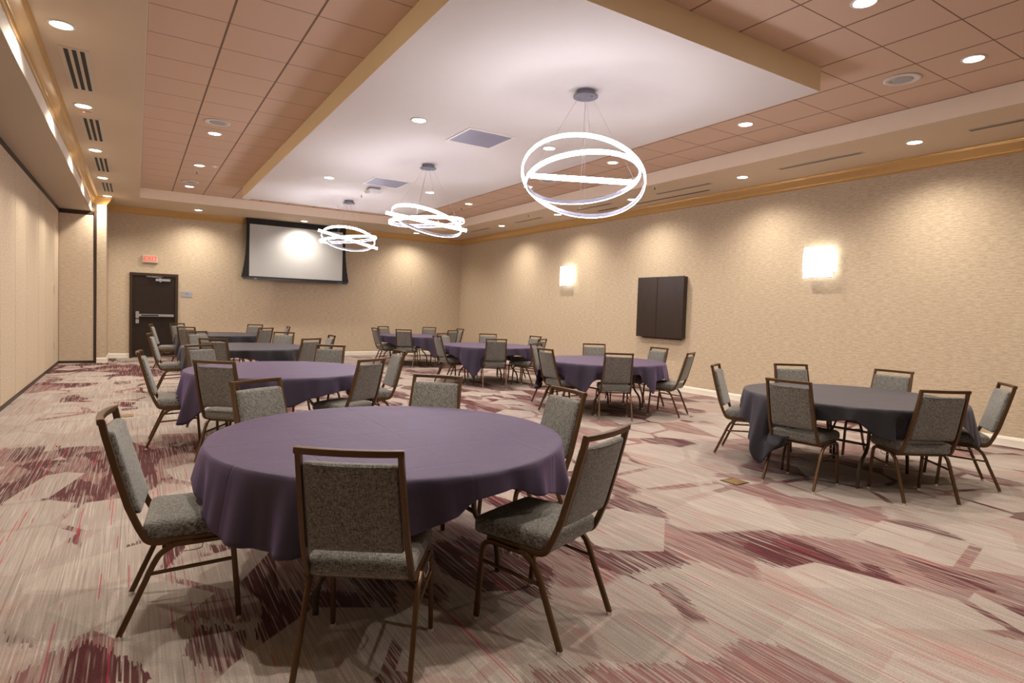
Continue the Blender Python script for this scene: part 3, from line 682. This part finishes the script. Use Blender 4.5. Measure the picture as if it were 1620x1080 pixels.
# ------------------------------------------------------------------ chairs
def make_chair():
    t = bpy.data.objects.new('banquet_chair', None); C.objects.link(t); t.empty_display_size = .1
    def seatfn(p):
        x, y, z = p; wx = 1-.035*(.22-y)/.44
        dome = .014*max(0, 1-(x/.21)**2)*max(0, 1-(y/.22)**2) if z > 0 else 0
        front = -.010*max(0, (y-.12)/.1)**2 if z > 0 else 0
        return (x*wx, y+.045, z+.438+dome+front)
    obj('seat', rbox(.217, .215, .046, .034, 8, seatfn), 'tweed', t, smooth=True)
    def py(z): # back post y at height z
        Z = [.43, .47, .56, .73, .875, .93]; Y = [-.168, -.185, -.222, -.270, -.308, -.323]
        for a, b, c, d in zip(Z, Z[1:], Y, Y[1:]):
            if z <= b: return c+(d-c)*(z-a)/(b-a)
        return Y[-1]
    def backfn(p):
        x, y, z = p; zz = z+.699; wx = .183-.010*(zz-.5)/.4
        bow = -.016*(1-(x/.18)**2)*max(0, (zz-.45)/.45)
        bul = (.012*(1-(x/.18)**2)*(1-(z/.2)**2)) if y > 0 else 0
        return (x/.18*wx, y+py(zz)+.012+bow+bul, zz)
    bk = obj('backrest', rbox(.18, .023, .182, .017, 9, backfn), 'tweed', t, smooth=True)
    pts = [(x*.158, py(.872)-.009-.016*(1-x*x), .872) for x in [-1+.2*i for i in range(11)]]
    obj('piping', sweep(NB(), pts, .007, n=6, sq=2), 'tweed', bk, smooth=True)
    bm = NB()
    for s in (-1, 1):
        p = [(s*.204, .17, .394), (s*.204, -.05, .394)]+[Vector(q) for q in smoothpath([(s*.204, -.07, .394), (s*.204, -.120, .393), (s*.203, -.152, .405), (s*.202, -.170, .44), (s*.201, -.185, .47)], 2)]
        p += [(s*.197, py(.56), .56), (s*.191, py(.73), .73), (s*.186, py(.875), .875), (s*.185, py(.915), .927)]
        sweep(bm, p, .022, .029, side=(1, 0, 0), n=12, sq=6)
    pts = [(x*.1955, -.320-.022*(1-x*x), .925) for x in [-1+.125*i for i in range(17)]]
    sweep(bm, pts, .029, .026, side=(0, 1, 0), n=12, sq=6)
    obj('back_frame', bm, 'bronze', t, smooth=math.radians(35))
    bm = NB()
    for yy, z in ((-.085, .372), (.165, .374)): sweep(bm, [(-.212, yy, z), (.212, yy, z)], .018, n=12, sq=6)
    for s in (-1, 1): sweep(bm, [(s*.218, -.05, .378), (s*.219, .14, .384)], .019, n=12, sq=6, side=(1, 0, 0))
    obj('seat_frame', bm, 'bronze', t, smooth=math.radians(35))
    for s in (-1, 1):
        rear = [(s*.222, -.25, .012), (s*.218, -.150, .245)]+smoothpath([(s*.218, -.145, .26), (s*.218, -.120, .315), (s*.218, -.098, .350), (s*.218, -.05, .378)], 2)
        front = [(s*.222, .214, .012), (s*.220, .195, .25)]+smoothpath([(s*.220, .193, .27), (s*.219, .188, .335), (s*.219, .178, .372), (s*.219, .14, .384)], 2)
        for q in (rear, front):
            l = obj('leg', sweep(NB(), q, .021, .025, side=(1, 0, 0), n=12, sq=5), 'bronze', t, smooth=math.radians(35))
            obj('glide', disc(NB(), (q[0][0], q[0][1]), .0145, .012, 0.0, .016, 12), 'glide', l)
        obj('stretcher', sweep(NB(), [(s*.218, -.148, .262), (s*.220, .193, .285)], .012, .016, side=(1, 0, 0), n=8, sq=5), 'bronze', t, smooth=math.radians(35))
        obj('ganging_bracket', sweep(NB(), smoothpath([(s*.229, -.03, .372), (s*.233, -.035, .350), (s*.233, .06, .350), (s*.229, .065, .376)], 1), .005, n=6, sq=2), 'wire', t, smooth=True)
    return t
def dup(root):
    r = root.copy(); C.objects.link(r)
    for ch in list(root.children):
        c = ch.copy(); C.objects.link(c); c.parent = r
        for g_ in list(ch.children):
            d = g_.copy(); C.objects.link(d); d.parent = c
    return r
side_words = {'left': 'on its left side', 'front': 'on its near left side, back to the camera', 'front_left': 'on its near left side', 'front_right': 'on its near right side', 'right': 'on its right side',
              'back_right': 'on its far right side', 'back': 'on its far right side', 'back_left': 'on its far left side'}
tshort = {1: 'the nearest table', 2: 'the second table in left row', 3: 'the third table in left row', 4: 'the farthest table in left row',
          5: 'the farthest table in right row', 6: 'the third table in right row', 7: 'the second table in right row', 8: 'the nearest table in right row'}
sshort = {'left': 'on the left side of', 'front': 'at the near left of', 'front_right': 'at the near right of', 'right': 'on the right side of', 'back_right': 'at the far right of', 'back': 'at the far right of', 'back_left': 'at the far left of'}
over8 = {'back_left': 'at the left end of', 'back_right': 'behind the left half of', 'left': 'in front of the left half of', 'right': 'behind the right half of', 'front': 'in front of the right half of', 'front_right': 'at the right end of'}
over1 = {'left': 'at the left end of', 'front': 'with its back to the camera at', 'front_right': 'at the near right of', 'back_right': 'at the far right of', 'back': 'directly behind', 'back_left': 'at the far left of'}
proto = make_chair(); first = True
for k, side_, x, y, th in CH:
    o = proto if first else dup(proto); first = False
    o.location = (x, y, 0); o.rotation_euler = (0, 0, th)
    w = (over8 if k == 8 else over1 if k == 1 else sshort)[side_]
    tag(o, f'grey bronze-framed chair {w} {tshort[k]}', 'chair', 'banquet chairs around the round tables')

# ------------------------------------------------------------------ floor boxes
for x, y, lab in ((4.50, 3.365, 'small square brass floor box in carpet left of the nearest right-row table'), (-.10, 8.75, 'small square brass floor box in carpet of the left aisle')):
    t = thing('floor_box', lab, 'floor box', (x, y, 0), group='brass floor boxes')
    obj('frame', bx(-.088, .088, -.088, .088, .0005, .004), 'dark' if x > 0 else 'brass', t); obj('lid', bx(-.076, .076, -.076, .076, .004, .006), 'brass', t)
    obj('hinge', bx(-.06, .06, .060, .068, .006, .008), 'brass', t)
